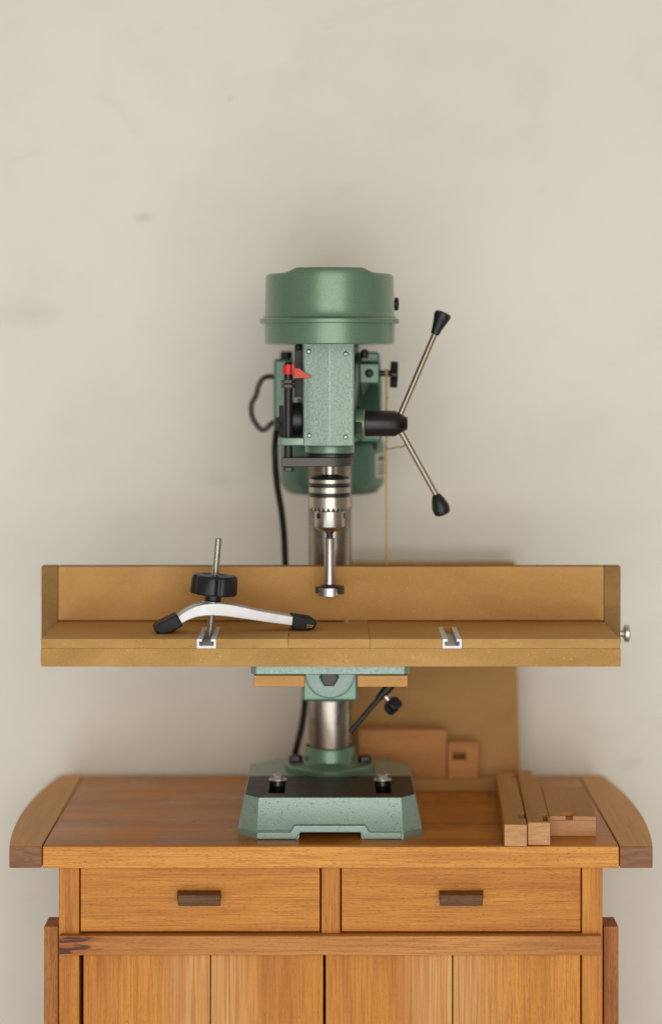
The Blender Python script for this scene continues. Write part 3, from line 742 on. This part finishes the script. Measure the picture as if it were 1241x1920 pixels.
# top boards with the grooves for the tracks routed out
for x0, x1, tk in ((tx0+.0006, i0-.0001, TK[0]), (i1+.0001, tx1-.0006, TK[1])):
    b = obj('top_board', box(x0, x1, TF+.0003, .17, zM+.0001, zT), [M['mdf_top'], M['mdf_edge']], tr, .0003)
    for p in b.data.polygons:
        if abs(p.normal.y) > .9: p.material_index = 1
    cut(b, [box(tk-tw, tk+tw, TF-.01, yTk, zM-.002, zT+.01)])
b = obj('insert_board', box(i0+.0002, i1-.0002, TF+.0006, .118, zM+.0001, zT-.0002), [M['mdf_top'], M['mdf_edge']], tr, .0003)
for p in b.data.polygons:
    if abs(p.normal.y) > .9: p.material_index = 1
obj('screw', lathe([(0,0), (.0011, 0), (.0011, .0005), (0, .0005)], (PX(541, .0), .0, zT), (0,0,1), 12), M['dark'], tr)
h = zT-zM
for tk in TK:
    w = tw-.0003
    q = [(tk-w, zM+.0002), (tk+w, zM+.0002), (tk+w, zT-.0001), (tk+w*.46, zT-.0001), (tk+w*.46, zT-.0030), (tk+w*.76, zT-.0030), (tk+w*.76, zM+.0030),
         (tk-w*.76, zM+.0030), (tk-w*.76, zT-.0030), (tk-w*.46, zT-.0030), (tk-w*.46, zT-.0001), (tk-w, zT-.0001)]
    o = obj('t_track', prism(q, TF-.0004, yTk-.001), [M['alu'], M['alu_end']], tr, .0002)
    for p in o.data.polygons:
        if p.normal.y < -.9: p.material_index = 1
# fence with end wings gripping the tray
fz = PZ(1062, FYc)
fx0, fx1 = PX(78, FYc), PX(1163, FYc)
wx0, wx1 = PX(109.5, FYc), PX(1131.5, FYc)
fe = obj('fence', box(wx0+.0002, wx1-.0002, FYc, FYc+.018, zT+.0011, fz), [M['mdf'], M['mdf_wing']], tr, .0010)
for p in fe.data.polygons:
    if p.normal.z > .9: p.material_index = 1
for x0, x1 in ((fx0, wx0), (wx1, fx1)):
    obj('fence_wing', box(x0, x1, FYc+.0002, FYc+.018, zB+.004, fz+.0002), M['mdf_wing'], fe, .0014)
zk = PZ(1187.5, .15)
ky = .15
kb = obj('clamp_screw', lathe([(.0036, 0), (.0036, .0050), (.0048, .0052), (.0052, .0070), (.0088, .0076), (.0106, .0088), (.0110, .0125), (.0102, .0138), (.003, .0142), (0, .0142)], (fx1+.0002, ky, zk), (1,0,0), 40), M['zinc'], fe)
for (xa, xb_) in ((476, 571), (670, 764)):
    obj('batten', box(PX(xa, .01), PX(xb_, .01), .01, .16, PZ(1288, .01), PZ(1266, .01)-.0002), M['batten'], tr, .001)

# ------------------------------------------------------------------ hold-down clamp
th = R(9.5); cth, sth = math.cos(th), math.sin(th)
CY = .033; X0 = TK[0]; hw = .0125
cl = thing('hold_down_clamp', 'curved aluminium hold down clamp with black knob standing on the fibreboard table', 'clamp', (X0, CY, zT))
def cu(px, py, hw_=hw):     # photo point on the clamp's front face -> (u, z)
    kk = (px-620.5)/F
    u = (kk*(D0+CY-hw_*cth)-X0-hw_*sth)/(cth-kk*sth)
    Y = CY+u*sth-hw_*cth
    return u, PZ(py, Y)
def z4(x, y): return (260+x/3.447, 990+y/3.447)
def clamp_prism(pts, hw_):
    bm = prism([cu(*z4(*p), hw_) for p in pts], -hw_, hw_, 'XZ')
    return xform(bm, Matrix.Translation((X0, CY, 0)) @ Matrix.Rotation(th, 4, 'Z'))
top_ = [(255, 574), (290, 548), (330, 524), (370, 506), (420, 493), (480, 487), (540, 488), (600, 496), (680, 512), (780, 535), (880, 553), (1000, 573)]
bot_ = [(1000, 634), (880, 618), (780, 603), (690, 590), (600, 577), (540, 570), (480, 567), (430, 569), (385, 575), (345, 587), (310, 602), (278, 620)]
ar = obj('arm', clamp_prism(top_+bot_, hw), M['alu'], cl, .0012, angle=40)
sl = box(-.030, .010, -.0043, .0043, zT-.01, zT+.06); xform(sl, Matrix.Translation((X0, CY, 0)) @ Matrix.Rotation(th, 4, 'Z'))
cut(ar, [sl])
obj('end_cap', clamp_prism([(250, 560), (290, 634), (215, 677), (175, 686), (136, 686), (108, 671), (101, 650), (122, 624)], hw+.0020), M['rubber'], cl, .003, 3, 30)
ec = obj('end_cap', clamp_prism([(998, 562), (988, 645), (1010, 660), (1095, 664), (1128, 655), (1148, 636), (1153, 612), (1140, 592), (1118, 582)], hw+.0012), M['rubber'], cl, .0022, 3, 30)
bm = bmesh.new()
for i in range(9):
    u, z = cu(*z4(1090+ (i % 5)*9+random.uniform(-2, 2), 628+(i//5)*14+random.uniform(-3, 3)), hw+.0012)
    q = box(u-.0006, u+.0006, -hw-.0014, -hw-.0011, z-.0005, z+.0005, bm)
xform(bm, Matrix.Translation((X0, CY, 0)) @ Matrix.Rotation(th, 4, 'Z'))
o = obj('worn_gold_marks', bm, M['gold'], ec); setp(o, kind='stuff')
# bolt axis leans a little to the right
b0 = Vector((X0, CY, zM+.0034)); b1 = Vector(p3(409.6, 1010, CY))
bd = (b1-b0).normalized(); BLn = (b1-b0).length
prof = [(.0, 0), (.0030, 0)]; z = 0.0004; p_ = .0017
while z < BLn-.001:
    prof += [(.0034, z), (.0043, z+p_*.4), (.0043, z+p_*.55), (.0034, z+p_*.95)]; z += p_
prof += [(.0028, BLn), (0, BLn)]
obj('bolt', lathe(prof, b0, bd, 20), M['zinc'], cl, angle=20)
obj('bolt_head', lathe([(.0068, 0), (.0072, .0006), (.0072, .0034), (.0064, .004)], b0-bd*.0004, bd, 6), M['zinc'], cl, .0003)
def along(px_, py_):   # height along the bolt for a photo row
    tz = PZ(py_, CY); return (tz-b0.z)/bd.z
a0 = along(0, 990+478/3.447)
obj('washer', lathe([(.0044, 0), (.0125, 0), (.0128, .0005), (.0125, .0014), (.0044, .0014)], b0+bd*(a0-.0002), bd, 40), M['zinc'], cl)
a1 = along(0, 990+468/3.447); a2 = along(0, 990+428/3.447); a3 = along(0, 990+303/3.447)
obj('knob_hub', lathe([(.0088, 0), (.0094, .0006), (.0098, a2-a1+.002)], b0+bd*a1, bd, 40), M['plastic'], cl)
RK = .0274; H = a3-a2
def lobe(t):
    u = (t*5/(2*math.pi)+.30) % 1.0; d = min(u, 1-u)
    return 1-.10*math.exp(-(d/.09)**2)
obj('knob', lathe([(RK*.55, .0015), (RK*.93, 0), (RK*.985, .0008), (RK, .0025), (RK*.985, H*.6), (RK*.965, H-.003), (RK*.94, H-.0012), (RK*.89, H-.0002), (RK*.6, H), (RK*.5, H-.001)], b0+bd*a2, bd, 144, rf=lobe), M['plastic'], cl, angle=50)

# ------------------------------------------------------------------ MDF panel leaning on the wall
zt0 = PZ(1053.5, .40)
bm = box(PX(636, .36), PX(970, .36), 0, .012, 0, math.hypot(zt0, .075))
tilt = math.atan2(.075, zt0)
xform(bm, Matrix.Translation((0, .325, .001)) @ Matrix.Rotation(-tilt, 4, 'X'))
o = obj('back_panel', bm, M['panel'], bevel=.001, loc=(PX(803, .36), .325, 0)); setp(o, 'tall brown fibreboard panel leaning on the wall right of the column', 'board')
# strip along its foot and the two pink blocks standing on it
zs = PZ(1461, .295)
o = obj('wood_strip', box(PX(672, .295), PX(966, .295), .296, .322, .0002, zs), M['panel'], bevel=.001, loc=(PX(820, .295), .309, 0)); setp(o, 'low brown wood strip lying along the foot of the leaning panel', 'wood strip')
o = obj('wood_block', box(PX(672, .30), PX(837, .30), .297, .318, zs+.0002, PZ(1368.5, .30)), M['red_block'], bevel=.001, loc=(PX(755, .30), .308, zs)); setp(o, 'wide reddish wood block on the strip behind the drill press, without a slot', 'wood block')
o = obj('mortised_block', box(PX(839, .30), PX(896, .30), .298, .318, zs+.0002, PZ(1391, .30)), M['red_block'], bevel=.001, loc=(PX(867, .30), .308, zs))
cut(o, [box(PX(848, .3), PX(873, .3), .28, .33, PZ(1424, .3), PZ(1411, .3))]); setp(o, 'small reddish block with a dark rectangular slot, standing beside the wide block', 'wood block')

# ------------------------------------------------------------------ joint samples on the right
def rail_block(x0, x1, yf, yb, h_, rot, cuts, name, label, grp=None, extra=None):
    piv = Matrix.Translation(((x0+x1)/2, yf, 0)) @ Matrix.Rotation(rot, 4, 'Z') @ Matrix.Translation((-(x0+x1)/2, -yf, 0))
    if extra: bm = prism(extra, .0003, h_, 'XY')
    else: bm = box(x0, x1, yf, yb, .0003, h_)
    xform(bm, piv)
    o = obj(name, bm, [M['joint_y'], M['joint_end']], bevel=.0012, loc=((x0+x1)/2, yf, 0))
    for p in o.data.polygons:
        if p.normal.y < -.9: p.material_index = 1
    if cuts: cut(o, [xform(c, piv) for c in cuts])
    return setp(o, label, 'wood block')
hA = PZ(1546, -.002)
xa0, xa1 = PX(945, -.002), PX(987.5, -.002)
rail_block(xa0, xa1, -.002, .29, hA, -R(2.5), [box(xa1-.0085, xa1+.01, .030, .058, .004, hA+.01), box(xa1-.006, xa1+.01, .262, .28, .004, hA+.01)],
           'notched_rail', 'square wood rail furthest left of the jointed pieces, end flush with the tabletop edge')
xb0, xb1 = PX(988.6, .004), PX(1031, .004)
hB = PZ(1542, .004)
ex = [(xb0, .004), (xb1, .004), (xb1, .262), (xb1-.007, .262), (xb1-.007, .30), (xb0, .30)]
rail_block(xb0, xb1, .004, .30, hB, -R(2.6), [box(xb1-.0075, xb1-.002, .012, .048, .006, hB+.01)], 'tenoned_rail',
           'square wood rail with a stepped back end, between the notched rail and stacked boards', extra=ex)
piv = Matrix.Translation((PX(1072, .049), .049, 0)) @ Matrix.Rotation(-R(2.6), 4, 'Z') @ Matrix.Translation((-PX(1072, .049), -.049, 0))
yf = .049; x0, x1 = PX(1029, yf), PX(1116.5, yf)
zl1, zl2, zl3 = PZ(1558, yf), PZ(1538, yf), PZ(1530.6, yf)
bm = prism([(x0, .0003), (x1, .0003), (x1, zl1-.0004), (x1-.0007, zl1), (x1, zl1+.0004), (x1, zl2-.0003), (x0, zl2-.0003), (x0, zl1+.0004), (x0+.0007, zl1), (x0, zl1-.0004)], yf, .215)
xform(bm, piv)
o = obj('lower_board', bm, [M['joint_y'], M['joint_end2']], bevel=.0005, loc=(PX(1072, yf), yf, 0)); setp(o, 'thicker wood board lying under the thin notched one at the right', 'board')
for p in o.data.polygons:
    if p.normal.y < -.9: p.material_index = 1
bm = prism([(x0, .0003), (x1-.0004, .0003), (x1-.0004, zl1-.0002), (x0, zl1-.0002)], yf-.0009, yf+.0004)
xform(bm, piv); obj('grooved_lip', bm, M['joint_end2'], o, .0003)
cx = PX(1067, yf)
notch_ = [(cx-.0035, yf-.01), (cx+.0035, yf-.01), (cx+.0040, yf+.004), (cx+.0062, yf+.012), (cx+.0125, yf+.020), (cx+.006, yf+.0225), (cx-.002, yf+.020), (cx-.010, yf+.0185), (cx-.015, yf+.016), (cx-.010, yf+.010), (cx-.0050, yf+.004)]
bm = xform(box(x0, x1, yf-.0006, .216, zl2, zl3), piv)
o = obj('notched_board', bm, [M['joint_y'], M['joint_end2']], bevel=.0005, loc=(PX(1072, yf), yf, zl2)); setp(o, 'thin wood board with a curved notch in its front edge, topmost at the right', 'board')
for p in o.data.polygons:
    if p.normal.y < -.9: p.material_index = 1
cut(o, [xform(prism(notch_, zl2-.004, zl3+.004, 'XY'), piv)])
